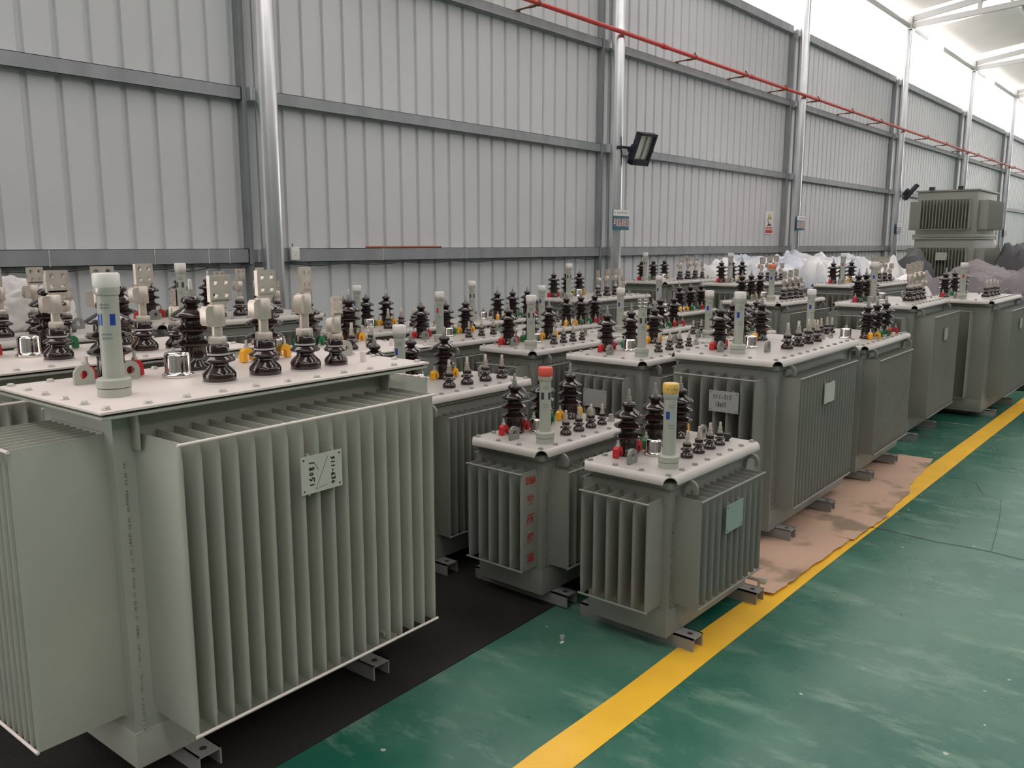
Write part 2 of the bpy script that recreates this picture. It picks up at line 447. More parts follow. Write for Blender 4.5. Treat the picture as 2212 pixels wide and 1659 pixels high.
def lv_flag():
    b = MB()
    b.lathe([(.0, .172), (.024, .172), (.0255, .175), (.0255, .230), (.022, .236), (.0, .236)], 20)
    poly = [(-.048, .184), (-.042, .176), (-.010, .176), (-.010, .232), (-.040, .232), (-.048, .222)]
    b.prism(poly, -.013, .013, Matrix.Rotation(R(90), 4, 'X'))
    b.prism([(-.014, .228), (.030, .228), (.046, .250), (-.022, .250)], -.004, .010, Matrix.Rotation(R(90), 4, 'X'))
    plate_holes(b, -.026, .052, .244, .320, -.010, .003, r=.0085)
    return b.mesh('terminal_flag', 'tinned', ang=40)
def lv_flag_screw():
    b = MB()
    for z in (.190, .220):
        b.cyl((-.060, 0, z), (-.038, 0, z), .005, 8); b.cyl((-.060, 0, z), (-.052, 0, z), .0085, 6)
    return b.mesh('clamp_screw', 'steel')
def lv_ring():
    b = MB(); b.lathe([(.0325, .083), (.0325, .088)], 20); return b.mesh('sealing_ring', 'gasket_white')
PM = dict(ring=lv_ring(), hv=hv_porcelain(), hvs=hv_stud(), cr=hv_clamp('clamp_red'), cg=hv_clamp('clamp_green'), cy=hv_clamp('clamp_yellow'),
          cb=hv_clamp_bolt(), lv=lv_porcelain(), gk=lv_gasket(), sb=lv_stud_big(), ss=lv_stud_small(), fl=lv_flag(), fs=lv_flag_screw())
def relief():
    b = MB(); b.lathe([(.041, 0), (.043, .003), (.042, .008), (.036, .011), (.0345, .016), (.0345, .060), (.032, .067), (.024, .070), (.0, .0705)], 28)
    return b.mesh('relief_valve', 'chrome', ang=50)
PM['relief'] = relief()
def lug():
    b = MB(); n = 18; w = .029; ro = []; ri = []
    # plate with a round head and a round hole, standing in the XZ plane
    outer = [(-w, 0), (w, 0)]+[(w*math.cos(a), .030+w*math.sin(a)) for a in [math.pi*k/12 for k in range(13)]]
    # ring between outer contour samples and hole
    m = 28; pts = []; hole = []
    for k in range(m):
        a = 2*math.pi*k/m-math.pi/2; c, s = math.cos(a), math.sin(a)
        if s >= 0: p = (w*c, .030+w*s)
        else:
            t = min(w/abs(c) if abs(c) > 1e-6 else 9, .030/abs(s)); p = (c*t, .030+s*t)
        pts.append(p); hole.append((.0125*c, .030+.0125*s))
    vs = [(x, y, z) for y in (-.006, .006) for x, z in pts]+[(x, y, z) for y in (-.006, .006) for x, z in hole]
    fs = []
    for k in range(m):
        q = (k+1) % m
        fs += [(k, q, 2*m+q, 2*m+k), (m+k, 3*m+k, 3*m+q, m+q), (2*m+k, 2*m+q, 3*m+q, 3*m+k), (k, m+k, m+q, q)]
    b.add(vs, fs)
    return b
PM['lug_l'] = lug().mesh('lifting_lug', 'paint_light', ang=30); PM['lug_g'] = lug().mesh('lifting_lug', 'paint_grey', ang=30)
def bolt(m):
    b = MB(); b.lathe([(.0125, 0), (.0125, .002)], 12); b.lathe([(.0095, .002), (.0095, .0075), (.008, .009)], 6); return b.mesh('bolt', m)
PM['bolt_l'] = bolt('bolt_zinc'); PM['bolt_g'] = bolt('bolt_grey')
def tubebody():
    b = MB(); b.lathe([(.0245, .045), (.0245, .268)], 24); return b.mesh('oil_gauge_tube', 'tube_paint')
PM['tube'] = tubebody()
b = MB(); b.lathe([(.038, 0), (.038, .022)], 28); b.lathe([(.0395, .024), (.0395, .044), (.036, .048), (.024, .049)], 28)
for k in range(4):
    a = k*math.pi/2+.6; b.cyl((.036*math.cos(a), .036*math.sin(a), .034), (.0402*math.cos(a), .0402*math.sin(a), .034), .004, 8)
PM['tbase'] = b.mesh('base_flange', 'tube_paint')
b = MB(); b.lathe([(.0265, .262), (.0285, .266), (.0285, .282), (.026, .284)], 28)
for k in range(6): a = k*math.pi/3+.3; b.cyl((.026*math.cos(a), .026*math.sin(a), .274), (.0294*math.cos(a), .0294*math.sin(a), .274), .0035, 8)
PM['collar'] = b.mesh('collar', 'bolt_zinc')
for c in ('white', 'red', 'yellow', 'orange'):
    b = MB(); b.lathe([(.029, .281), (.0305, .284), (.0305, .312), (.028, .317), (.0, .3175)], 28)
    PM['cap_'+c] = b.mesh('cap', 'cap_'+c)
b = MB()
for z in (.266, .286, .304): b.lathe([(.026, z), (.0285, z+.003), (.0285, z+.012), (.026, z+.015)], 24)
b.lathe([(.0275, .318), (.0275, .324)], 24)
PM['cap_chrome'] = b.mesh('cap', 'chrome')
def curved_patch(r, a0, a1, z0, z1, m, name):
    b = MB(); n = 6; vs = []
    for i in range(n+1):
        a = a0+(a1-a0)*i/n
        vs += [(r*math.cos(a), r*math.sin(a), z0), (r*math.cos(a), r*math.sin(a), z1)]
    b.add(vs, [(2*i, 2*i+2, 2*i+3, 2*i+1) for i in range(n)]); return b.mesh(name, m)
VA = R(225)   # side of the tube that is turned to the aisle corner
def wins(c):
    return [curved_patch(.0248, VA-R(52), VA-R(18), .185, .214, 'window_'+c, 'gauge_window'),
            curved_patch(.0248, VA+R(22), VA+R(52), .185, .214, 'window_'+c, 'gauge_window')]
PM['win_blue'] = wins('blue'); PM['win_red'] = wins('red'); PM['win_dark'] = wins('dark')
def prints():
    b = MB(); rr = random.Random(3)
    for z in (.150, .160, .228, .236):
        a = VA-R(30)
        while a < VA+R(25):
            da = R(rr.uniform(4, 9)); n = len(b.v)
            b.add([(.0249*math.cos(t), .0249*math.sin(t), zz) for t in (a, a+da) for zz in (z, z+.0045)], [(0, 2, 3, 1)])
            a += da+R(3)
    return b.mesh('printed_text', 'label_print')
PM['print'] = prints()
b = MB(); b.box(-.013, .013, -.013, .013, 0, .012); b.lathe([(.0115, .012), (.0115, .034)], 6); PM['plug'] = b.mesh('filler_plug', 'bolt_grey')
b = MB(); b.lathe([(.010, 0), (.010, .012)], 8); b.lathe([(.016, .012), (.016, .030), (.014, .033)], 12); PM['plugk'] = b.mesh('filler_plug', 'black_plastic')
b = MB(); b.lathe([(.0105, 0), (.0105, .036)], 12); PM['stub'] = b.mesh('filler_plug', 'lid_light', bevel=.002)

def hook_mesh(m):   # curved lifting hook in the YZ plane, sticking out to -Y
    b = MB(); pts_o = []; pts_i = []
    for k in range(9):
        a = R(180*k/8)
        pts_o.append((-.030-.032*math.cos(a)*-1 if False else -.034+.034*math.cos(a)*1.0, .0+.034*math.sin(a)))
        pts_i.append((-.034+.015*math.cos(a), .0+.015*math.sin(a)))
    poly = [(.0, -.045)]+pts_o+[(-.066, -.018), (-.050, -.018)]+pts_i[::-1]+[(-.012, -.045)]
    M = Matrix(((0, 0, 1, 0), (1, 0, 0, 0), (0, 1, 0, 0), (0, 0, 0, 1)))
    b.prism(poly, -.005, .005, M); return b.mesh('lifting_hook', m)
PM['hook_l'] = hook_mesh('paint_light'); PM['hook_g'] = hook_mesh('paint_grey')

# handwriting strokes on a unit cell
GL = {'S': [[(.85, .95), (.15, .75), (.8, .35), (.1, .0)]], '1': [[(.5, 1), (.4, 0)]], '-': [[(.1, .4), (.9, .42)]],
      '3': [[(.1, 1), (.9, .95), (.35, .55), (.9, .3), (.1, 0)]], '5': [[(.2, 1), (.15, .55), (.8, .4), (.2, -.05)], [(.25, 1), (1.1, 1)]],
      '8': [[(.8, .95), (.3, 1), (.3, .7), (.85, .3), (.6, 0), (.2, .15), (.8, .65), (.85, .9)]], '0': [[(.5, .8), (.15, .4), (.5, 0), (.85, .4), (.5, .8)]],
      '6': [[(.8, 1.05), (.2, .5), (.3, .05), (.75, .05), (.8, .4), (.25, .45)]], 'E': [[(.8, 1), (.15, .8), (.5, .5), (.1, .15), (.8, 0)]],
      'A': [[(0, 0), (.5, 1), (.9, 0)], [(.2, .4), (.8, .45)]]}
def handwriting(s, x, z, w, h, th, m='ink', rot=0.0, sp=1.15):
    b = MB(); c, sn = math.cos(rot), math.sin(rot)
    for i, ch in enumerate(s):
        for st in GL.get(ch, []):
            pts = []
            for (u, v) in st:
                px, pz = (i*sp+u)*w, v*h
                pts.append((x+px*c-pz*sn, 0, z+px*sn+pz*c))
            b.tube(pts, th, 6)
    me = b.mesh('handwriting', m); return me

# ------------------------------------------------------------------ transformer builder
def lid_mesh(W, D, flat, m):
    """origin at lip corner; lid top at z = 0 (local)"""
    b = MB()
    if flat:
        b.box(0, W, 0, D, -.007, 0); me = b.mesh('lid', m, bevel=.0015); return me
    t = .0035; run = .024; nt_ = .030
    prof = [(run, 0), (run*.62, -.0015), (run*.35, -.006), (run*.15, -.014), (0, -.026)]
    def flange(L, T):
        n = len(prof); vs = []
        for s, sc in ((0, 1), (1, 1)):
            for (q, z) in prof:
                k = .024+.016*(1-q/run)
                xx = k if s == 0 else L-k
                vs.append((xx, q, z))
        m_ = len(vs)
        vs += [(x, y+.001, z-t) for x, y, z in vs]
        fs = [(i, i+1, n+i+1, n+i) for i in range(n-1)]+[(m_+i, m_+n+i, m_+n+i+1, m_+i+1) for i in range(n-1)]
        fs += [(n-1, m_+n-1, m_+2*n-1, 2*n-1)]+[(i, m_+i, m_+i+1, i+1) for i in range(n-1)]+[(n+i, n+i+1, m_+n+i+1, m_+n+i) for i in range(n-1)]
        b.add(vs, fs, T)
    flange(W, Matrix.Identity(4))
    flange(D, Matrix.Translation((W, 0, 0)) @ Matrix.Rotation(R(90), 4, 'Z'))
    flange(W, Matrix.Translation((W, D, 0)) @ Matrix.Rotation(R(180), 4, 'Z'))
    flange(D, Matrix.Translation((0, D, 0)) @ Matrix.Rotation(R(-90), 4, 'Z'))
    r = run; c = .010
    poly = [(r+c, r), (W-r-c, r), (W-r, r+c), (W-r, D-r-c), (W-r-c, D-r), (r+c, D-r), (r, D-r-c), (r, r+c)]
    b.prism(poly, -.004, 0)
    return b.mesh('lid', m, ang=50)

def fin_bank(n, span, depth, z0, z1, m, th=.017, rod=.0045):
    """fins along local +X from 0..span, standing out to -Y by depth (y=0 is the tank wall)"""
    b = MB(); sp = span/(n-1); H = z1-z0
    for i in range(n):
        x = i*sp
        lv = [(z0, .0016), (z0+.012, .0025), (z0+.05, th/2), (z1-.05, th/2), (z1-.012, .0025), (z1, .0016)]
        vs = []
        for z, h in lv:
            # outline: wall side .. outer rounded edge
            vs += [(x-h, .0, z), (x-h, -depth+.012, z), (x-h*.55, -depth+.003, z), (x, -depth, z), (x+h*.55, -depth+.003, z), (x+h, -depth+.012, z), (x+h, .0, z)]
        k = 7; fs = []
        for j in range(len(lv)-1):
            for q in range(k-1): fs.append((j*k+q, j*k+q+1, (j+1)*k+q+1, (j+1)*k+q))
        fs += [tuple(range(k)), tuple((len(lv)-1)*k+q for q in range(k))[::-1]]
        b.add(vs, fs)
    # sheet joining the fins on the tank wall
    b.box(-.006, span+.006, -.004, 0, z0-.004, z1+.004)
    fins = b.mesh('cooling_fins', m, ang=40)
    rods = []
    for z in (z1-.004, z0+.004):
        q = MB(); q.cyl((-.010, -depth-.001, z), (span+.010, -depth-.001, z), rod, 8); rods.append(q.mesh('retaining_rod', m if m != 'paint_light' else 'lid_light'))
    return fins, rods
FB = {}
def bank(*a):
    if a not in FB: FB[a] = fin_bank(*a)
    return FB[a]
LM = {}
GROUP = 'oil-filled transformers standing in rows along the wall'
def transformer(label, x0, y0, W, D, zl, rot=0.0, flip=False, style='rolled', lv='small', cap='white', win='dark',
                fins=None, nf=(12, 5), fdep=(.11, .11), plates=(), tank_in=.055, skids=(.24, .76), lvs=1.0, flagrot=(0, 0, 0, 0), lift=True,
                plug='plug', extra=None, no_back=False, slw=.04, tiy=None, hu=None, lu=None, lugs=((.13, .55), (.86, .55))):
    T = thing('transformer', label, 'transformer', (x0, y0, .0045 if (x0 < 3.4 and y0 > 1.95) else .0175 if (x0 > 3.8 and x0 < 5.4 and y0 < 1.7) else 0), R(rot), GROUP)
    light = style == 'flat'
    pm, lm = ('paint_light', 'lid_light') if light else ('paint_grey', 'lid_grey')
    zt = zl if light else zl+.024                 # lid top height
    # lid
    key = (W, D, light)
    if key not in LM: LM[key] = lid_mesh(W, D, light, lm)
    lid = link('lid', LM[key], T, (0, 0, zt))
    ti = tank_in; iy = tiy or ti*.75; tx0, tx1, ty0, ty1 = ti, W-ti, iy, D-iy
    # tank body
    b = MB(); zb = .052
    b.box(tx0, tx1, ty0, ty1, zb, zl-.02)
    b.box(tx0-.003, tx1+.003, ty0-.003, ty1+.003, zb, zb+.105)      # base band
    zr = zl-.020
    if light:
        b.box(.004, W-.004, .004, D-.004, zl-.022, zl-.0135)        # flange plate
        for xx in (tx0+.05, tx1-.05): b.box(xx-.003, xx+.003, ty0-.045, ty0, zl-.13, zl-.03)
    else:
        b.box(tx0-.022, tx1+.022, ty0-.018, ty1+.018, zl-.026, zl-.004)
    # weld beads along the corners
    for (wx, wy) in ((tx0+.026, ty0), (tx1-.026, ty0)):
        z = zb+.11; k = 0
        while z < zl-.16:
            b.lathe([(.0, -.005), (.0028, -.002), (.0028, .002), (.0, .005)], 6, Matrix.Translation((wx+random.uniform(-.001, .001), wy-.001, z))); z += random.uniform(.010, .03)
    b.box(tx0-.002, tx0+.05, ty0-.0035, ty0+.01, zb+.103, zb+.107)
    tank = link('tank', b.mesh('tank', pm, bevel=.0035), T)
    if light:
        b = MB(); b.box(.014, W-.014, .014, D-.014, zl-.0135, zl-.007); link('gasket', b.mesh('gasket', 'gasket'), T)
    # fins
    fz0, fz1 = (.175, zl-.065) if not light else (.20, zl-.088)
    fx = fins or (tx0+.05, tx1-.04)
    n1, n2 = nf; d1, d2 = fdep
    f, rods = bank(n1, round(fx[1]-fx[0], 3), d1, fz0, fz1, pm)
    o1 = link('cooling_fins', f, T, (fx[0], ty0, 0))
    for r_ in rods: link('retaining_rod', r_, o1)
    if not no_back:
        o3 = link('cooling_fins', f, T, (fx[1], ty1, 0), (0, 0, math.pi), (1, .7, 1))
        for r_ in rods: link('retaining_rod', r_, o3)
    sy0, sy1 = ty0+slw, ty1-slw
    f2, rods2 = bank(n2, round(sy1-sy0, 3), d2, fz0, fz1, pm)
    o2 = link('cooling_fins', f2, T, (tx0, sy1, 0), (0, 0, R(-90)))
    for r_ in rods2: link('retaining_rod', r_, o2)
    o4 = link('cooling_fins', f2, T, (tx1, sy0, 0), (0, 0, R(90)))
    for r_ in rods2: link('retaining_rod', r_, o4)
    # nameplate brackets: (bank, u, z, w, h, material, writing)
    for (bk, u, z, pw, ph, pmn, wr) in plates:
        b = MB(); b.box(-pw/2, pw/2, -.0015, .0015, -ph/2, ph/2)
        par = o1 if bk == 'front' else o2
        dd = d1 if bk == 'front' else d2
        pl = link('nameplate', b.mesh('nameplate', pmn), par, (u, -dd-.010, z))
        b = MB()
        for sx in (-1, 1):
            for sz in (-1, 1):
                b.cyl((sx*(pw/2-.010), -.0018, sz*(ph/2-.010)), (sx*(pw/2-.010), -.0022, sz*(ph/2-.010)), .003, 8)
        if wr and wr[0][5 if len(wr[0]) < 7 else 6] and wr is T1W:
            b.tube([(-.046+.017, -.0018, .036), (-.012, -.0018, .010)], .0007); b.tube([(.022, -.0018, .044), (-.024, -.0018, -.046), (.018, -.0018, -.040)], .0005)
        for s_ in wr:
            kw = s_; me = handwriting(*kw)
            o_ = MB(); 
            b2 = [v.co[:] for v in me.vertices]; fs2 = [tuple(p.vertices) for p in me.polygons]
            b.add([(x, y*.2-.0018, z_) for x, y, z_ in b2], fs2)
        # stays holding the plate on the fins
        q = MB()
        for sx in (-1, 1): q.box(sx*pw*.30-.002, sx*pw*.30+.002, .001, .014, -ph/2-.006, ph/2+.006)
        # writing and stays are pattern of the plate: joined into one mesh with two materials
        me = pl.data; off = len(me.vertices)
        bm = bmesh.new(); bm.from_mesh(me)
        for src, mi in ((b, 1), (q, 0)):
            vv = [bm.verts.new(c) for c in src.v]
            for f_ in src.f:
                try: ff = bm.faces.new([vv[i] for i in f_]); ff.material_index = mi
                except ValueError: pass
        bm.to_mesh(me); bm.free(); me.materials.append(MATS['ink'])
    # skids (channels)
    for s in skids:
        b = MB(); w2 = .037; h = .052; y_0 = ty0-.085; y_1 = ty1+.085; xx = W*s if s <= 1 else s
        b.box(xx-w2, xx+w2, y_0, y_1, h-.006, h); b.box(xx-w2, xx-w2+.006, y_0, y_1, 0, h); b.box(xx+w2-.006, xx+w2, y_0, y_1, 0, h)
        for yy in (y_0+.035, y_1-.035): b.lathe([(.011, h+.0002), (.011, h+.0006)], 14, Matrix.Translation((xx, yy, 0)))
        me = b.mesh('skid', 'skid_paint')
        me.materials.append(MATS['gasket'])
        for p in me.polygons:
            if p.center.z > h+.0001 and p.area < .0005: p.material_index = 1
        link('skid', me, T)
    # bolts on lid
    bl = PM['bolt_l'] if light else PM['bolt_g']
    e = .030 if light else .040
    nx = max(5, round((W-2*e)/.105)); ny = max(3, round((D-2*e)/.12))
    P = []
    for i in range(nx+1): P += [(e+(W-2*e)*i/nx, e), (e+(W-2*e)*i/nx, D-e)]
    for j in range(1, ny): P += [(e, e+(D-2*e)*j/ny), (W-e, e+(D-2*e)*j/ny)]
    for (px, py) in P: link('bolt', bl, lid, (px, py, 0), (0, 0, random.uniform(0, 1)))
    # devices, laid out in (u,v) with v from the low-voltage side; a flipped unit has its high-voltage row at the aisle
    TW = TH = 1
    def pos(u, v):
        return ((1-u)*W, (1-v)*D) if flip == 'r' else (u*W, (1-v)*D) if flip else (u*W, v*D)
    v_lv, v_hv = (.27, .76)
    if light: v_lv, v_hv = .30, .79
    us = (.39, .53, .665, .775) if lv == 'flag' and light else (.40, .525, .645, .76)
    if flip: us = (.30, .42, .53, .63)
    if lu: us = lu
    for i, u in enumerate(us):
        x, y = pos(u, v_lv)
        small = (i == 3)
        s = dict(flag=1.0, medium=.68, small=.52)[lv]*lvs*(.80 if small and lv == 'flag' else .9 if small else 1)
        B = link('low_voltage_bushing', PM['lv'], T, (x, y, zt), (0, 0, flagrot[i]), (s, s, s))
        link('gasket', PM['gk'], B); link('sealing_ring', PM['ring'], B)
        if lv == 'flag':
            link('terminal_stud', PM['sb'], B); F = link('terminal_flag', PM['fl'], B, (0, 0, (-.005, .006, .012, -.03)[i]))
        else: link('terminal_stud', PM['ss'], B)
        if LET and lv == 'flag' and light:
            link('letter', LET[i], B, (.0120, -.0300, .100), (R(90), 0, R(20)))
    uh = (.27, .53, .80) if not light else (.24, .48, .72)
    if flip: uh = (.44, .64, .84)
    if lv == 'flag' and not light: uh = (.16, .33, .50)
    if hu: uh = hu
    cols = ('cr', 'cg', 'cy')
    if flip: cols = ('cy', 'cg', 'cr')
    hs = 1.0 if not light else 1.12
    for i, u in enumerate(uh):
        x, y = pos(u, v_hv); sc_ = hs*(1.0 if lv != 'flag' or light else 1.0)
        B = link('high_voltage_bushing', PM['hv'], T, (x, y, zt), (0, 0, 0), (sc_,)*3)
        link('terminal_stud', PM['hvs'], B)
        for a in ((0, math.pi) if not flip else (R(-60), R(-120)+R(-20))):
            c = link('clamp', PM[cols[i]], B, (0, 0, 0), (0, 0, a+random.uniform(-.1, .1)))
            c['label'] = {'cr': 'red', 'cg': 'green', 'cy': 'yellow'}[cols[i]]+' plastic-coated clamp'
            # bolt of the clamp shares the clamp's rotation
            link('clamp_bolt', PM['cb'], B, (0, 0, 0), c.rotation_euler)
    # oil gauge tube
    x, y = pos(.19, .24) if not flip else pos(.19, .64)
    if light: x, y = .125*W, .36*D
    if tube_at: x, y = tube_at[0]*W, tube_at[1]*D
    ts = 1.0 if not light else 1.12
    G = link('oil_gauge_tube', PM['tube'], T, (x, y, zt), (0, 0, 0), (ts, ts, ts if not light else 1.04))
    link('base_flange', PM['tbase'], G); 
    if cap != 'chrome': link('collar', PM['collar'], G)
    cp = link('cap', PM['cap_'+cap], G)
    if cap != 'chrome': cp['label'] = cap+' plastic cap'
    for wm in PM['win_'+win][:1 if win != 'dark' and not light else 2]: link('gauge_window', wm, G)
    link('printed_text', PM['print'], G)
    # relief valve
    x, y = pos(.36, .58) if not light else (.375*W, .62*D)
    rs = .9 if D < .5 else 1.12 if light else 1.0
    link('relief_valve', PM['relief'], T, (x, y, zt), (0, 0, 0), (rs,)*3)
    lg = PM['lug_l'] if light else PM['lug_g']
    for (u, v) in lugs:
        link('lifting_lug', lg, T, (*pos(u, v), zt-.001))
    pg = dict(plug='plug', black='plugk', stub='stub')[plug]
    link('filler_plug', PM[pg], T, (*pos(.88, .30), zt))
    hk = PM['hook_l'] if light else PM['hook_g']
    if lift and not light:
        for xx in (tx0+.09, tx1-.06):
            link('lifting_hook', hk, T, (xx, ty0+.002, zl-.040)); link('lifting_hook', hk, T, (xx, ty1-.002, zl-.040), (0, 0, math.pi))
    return T, dict(tx0=tx0, ty0=ty0, ty1=ty1, fx=fx, o1=o1, o2=o2)
LET = [text_mesh('letter', s, .020, 'white_ink') for s in ('c', 'b', 'a', '0')]
tube_at = None

# writing layouts: (string, x, z, w, h, thickness, material, rotation, spacing)
T1W = [('S11-630', .034, .040, .0105, .014, .0022, 'ink', R(-90)), ('18051', -.046, .040, .0125, .017, .0022, 'ink', R(-90), 1.3)]
W315 = [('S11-315', -.056, .012, .0125, .022, .0017, 'ink'), ('18015', -.044, -.028, .0105, .024, .0017, 'ink')]

# near left large unit (bare flat lid)
tube_at = (.125, .34)
T1, d = transformer('largest nearest transformer at lower left, pale paint, plate marked S11-630', .885, 2.06, 1.15, .62, 1.09, rot=2.0, style='flat', lv='flag',
    cap='white', win='blue', fins=(.145, 1.055), nf=(18, 9), fdep=(.215, .235), tank_in=.080, tiy=.113, slw=.05, lugs=((.155, .74), (.27, .72), (.932, .56)),
    plates=[('front', .43, .838, .150, .112, 'plate_light', T1W)], flagrot=(R(8), R(10), R(30), R(20)), plug='stub', skids=(.215, .795))
tube_at = (.125, .34)
transformer('pale flat-lidded transformer directly behind the largest, four holed terminal flags', .775, 2.93, 1.15, .62, 1.09, rot=1.5, style='flat', lv='flag',
    nf=(18, 9), fdep=(.10, .14), tank_in=.085, flagrot=(R(5), R(-25), R(12), R(70)), plug='stub', no_back=True)
tube_at = None
A, dA = transformer('small front transformer with yellow-capped gauge tube, nearest the yellow line', 2.56, 1.425, .77, .42, .655, lv='small', cap='yellow', win='blue',
    fins=(.10, .62), nf=(11, 6), fdep=(.105, .105), plates=[('front', .245, .478, .14, .108, 'plate_green', [])], plug='black', skids=(.19, .90), slw=.03, tank_in=.05)
Bt, dB = transformer('small transformer with bright red-capped gauge tube and red characters on its side', 2.56, 2.01, .77, .42, .655, lv='small', cap='red', win='dark',
    fins=(.10, .62), nf=(11, 6), fdep=(.10, .105), plug='plug', slw=.03, tank_in=.05, skids=(.19, .90))
tube_at = (.15, .50)
transformer('grey transformer with end plate marked S11-315, behind the yellow-capped one', 3.88, 1.60, 1.25, .605, .90, rot=1.2, lv='medium', cap='white', win='blue',
    fins=(.12, .98), nf=(20, 7), fdep=(.10, .13), plates=[('front', .40, .715, .155, .105, 'plate_light', []), ('left', .27, .715, .155, .105, 'plate_grey', W315)], skids=(.14, .62), slw=.05, hu=(.24, .46, .68), lugs=((.15, .66), (.27, .34)))
tube_at = (.36, .82)
transformer('transformer right behind the S11-315 one, its three tall bushings toward the aisle', 5.30, 1.645, 1.06, .60, .84, rot=1.5, flip=True, lv='small', cap='white', win='blue',
    fins=(.08, .84), nf=(20, 7), fdep=(.10, .12), skids=(.14, .66), lvs=1.1)
tube_at = (.20, .60)
transformer('tall transformer with stacked holed terminal flags, fourth along the yellow line', 6.75, 1.76, 1.15, .64, 1.02, rot=1.5, lv='flag', cap='white', win='blue',
    fins=(.15, 1.01), nf=(22, 7), fdep=(.14, .13), plates=[('front', .36, .80, .12, .09, 'plate_grey', [])], flagrot=(R(60),)*4, skids=(.10, .62), lvs=.95)
tube_at = (.10, .45)
transformer('last transformer along the yellow line, at the right edge of the photo', 8.07, 1.50, 1.29, .62, 1.0, lv='medium', cap='white', win='red',
    fins=(.25, 1.17), nf=(22, 3), fdep=(.14, .12), skids=(.20, .79), plates=[('front', .40, .80, .12, .09, 'plate_grey', [])], lvs=1.1, slw=.12)
tube_at = (.12, .35)
# second row
transformer('transformer just behind the largest one, four mid-sized studs and low fin banks', 2.42, 2.63, .88, .47, .80, lv='medium', cap='white', win='blue',
    fins=(.20, .80), nf=(14, 6), fdep=(.09, .10), lvs=.95, lu=(.43, .57, .72, .86), hu=(.14, .40, .66))
tube_at = None
transformer('transformer with chrome-topped gauge tube and a blank plate on its end fins', 3.82, 2.32, 1.0, .55, .86, lv='small', cap='chrome', win='dark',
    nf=(16, 7), fdep=(.09, .12), plates=[('left', .20, .67, .152, .095, 'plate_grey', [])], slw=.05)
tube_at = (.115, .24)
transformer('white-capped transformer behind the red-capped one, left of the chrome-topped one', 3.78, 3.04, 1.0, .46, .86, lv='small', cap='white', win='dark', nf=(16, 6), fdep=(.08, .12), hu=(.19, .41, .60), lu=(.36, .46, .56, .66))
transformer('mid-row transformer whose white-capped gauge tube shows a red float window', 3.68, 3.70, 1.0, .48, .86, lv='small', cap='white', win='red', nf=(16, 6), fdep=(.08, .12), hu=(.19, .42, .62))
transformer('far mid-row transformer with white cap and blue float, near the left wall column', 3.55, 4.35, 1.0, .5, .885, lv='medium', cap='white', win='blue', nf=(16, 6), fdep=(.06, .12), hu=(.20, .41, .60))
tube_at = (.22, .36)
transformer('flat-lidded transformer between the largest one and the wall, square lifting lugs', 2.02, 3.24, 1.15, .6, .955, style='flat', lv='medium', cap='white', win='dark',
    nf=(18, 8), fdep=(.05, .04), tank_in=.07, lvs=1.0, no_back=True, plug='stub', hu=(.38, .60, .84))
tube_at = None
# third row (turned round)
transformer('mid-row transformer with ink-marked cap and yellow, green, red clamps on its aisle side', 4.85, 3.80, .96, .46, .85, flip=True, lv='small', cap='white', win='blue', nf=(16, 6), fdep=(.06, .05), lvs=.9)
transformer('transformer directly behind the chrome-topped one, green and red clamps on its aisle side', 4.92, 3.14, 1.02, .48, .85, flip=True, lv='small', cap='white', win='blue', nf=(16, 6), fdep=(.06, .05), lvs=.9)
transformer('half-hidden transformer with cream cap against the wall, behind the red-window one', 4.75, 4.42, .96, .48, .87, flip=True, lv='small', cap='white', win='dark', nf=(16, 6), fdep=(.06, .05), lvs=.9)
transformer('transformer almost hidden behind the S11-315 one, only its lid fittings show', 5.02, 2.50, .98, .46, .85, flip=True, lv='small', cap='white', win='blue', nf=(16, 6), fdep=(.06, .05), lvs=.9)
transformer('transformer left of the orange-capped one, three tall bushings along its front edge', 6.18, 3.56, 1.0, .5, .89, flip=True, lv='small', cap='white', win='blue', nf=(16, 6), fdep=(.06, .05), lvs=.9)
# wall row
FR = (R(-20), R(70), R(-15), R(60))
transformer('tall transformer at far left before the wall with holed flags, beside plastic film', .78, 4.05, 1.2, .6, 1.05, lv='flag', cap='white', win='dark', nf=(18, 8), fdep=(.05, .10), flagrot=(R(10), R(62), R(10), R(10)), plug='black', lvs=.95)
transformer('tall transformer under the left wall column, its row of holed terminal flags near the column', 2.18, 4.27, 1.1, .6, 1.05, lv='flag', cap='white', win='dark', nf=(18, 8), fdep=(.06, .05), flagrot=(R(5), R(10), R(20), R(40)), lvs=.85)
tube_at = (.07, .35)
transformer('tall transformer before the middle wall column, one upright holed flag', 6.12, 4.36, 1.2, .62, .985, lv='flag', cap='white', win='dark', nf=(18, 8), fdep=(.08, .04), flagrot=(R(60), R(-20), R(-35), R(80)), lvs=.78)
tube_at = (.19, .30)
transformer('orange-capped transformer with four bunched holed flags in the middle distance', 6.85, 2.86, 1.1, .56, .985, lv='flag', cap='orange', win='blue', nf=(18, 7), fdep=(.10, .08), flagrot=(R(50),)*4, lvs=.8,
    plates=[])
tube_at = (.07, .55)
transformer('tall back transformer right of the middle wall column, left of the plastic heap', 8.15, 4.70, 1.5, .6, 1.065, lv='flag', cap='white', win='dark', nf=(22, 8), fdep=(.06, .10), flagrot=FR, lvs=.85)
tube_at = (.17, .60)
transformer('back transformer in front of the white plastic heap, grey gauge cap', 8.25, 3.76, 1.5, .6, 1.065, lv='flag', cap='white', win='dark', nf=(22, 8), fdep=(.10, .10), flagrot=(R(-25),)*4, lvs=.85)
tube_at = (.17, .60)
transformer('back transformer right of the grey-capped one, long bolted lid before the dark tarpaulin', 8.75, 2.76, 1.65, .58, 1.065, lv='flag', cap='white', win='red', nf=(24, 8), fdep=(.10, .10), flagrot=(R(-35),)*4, lvs=.85)
tube_at = None

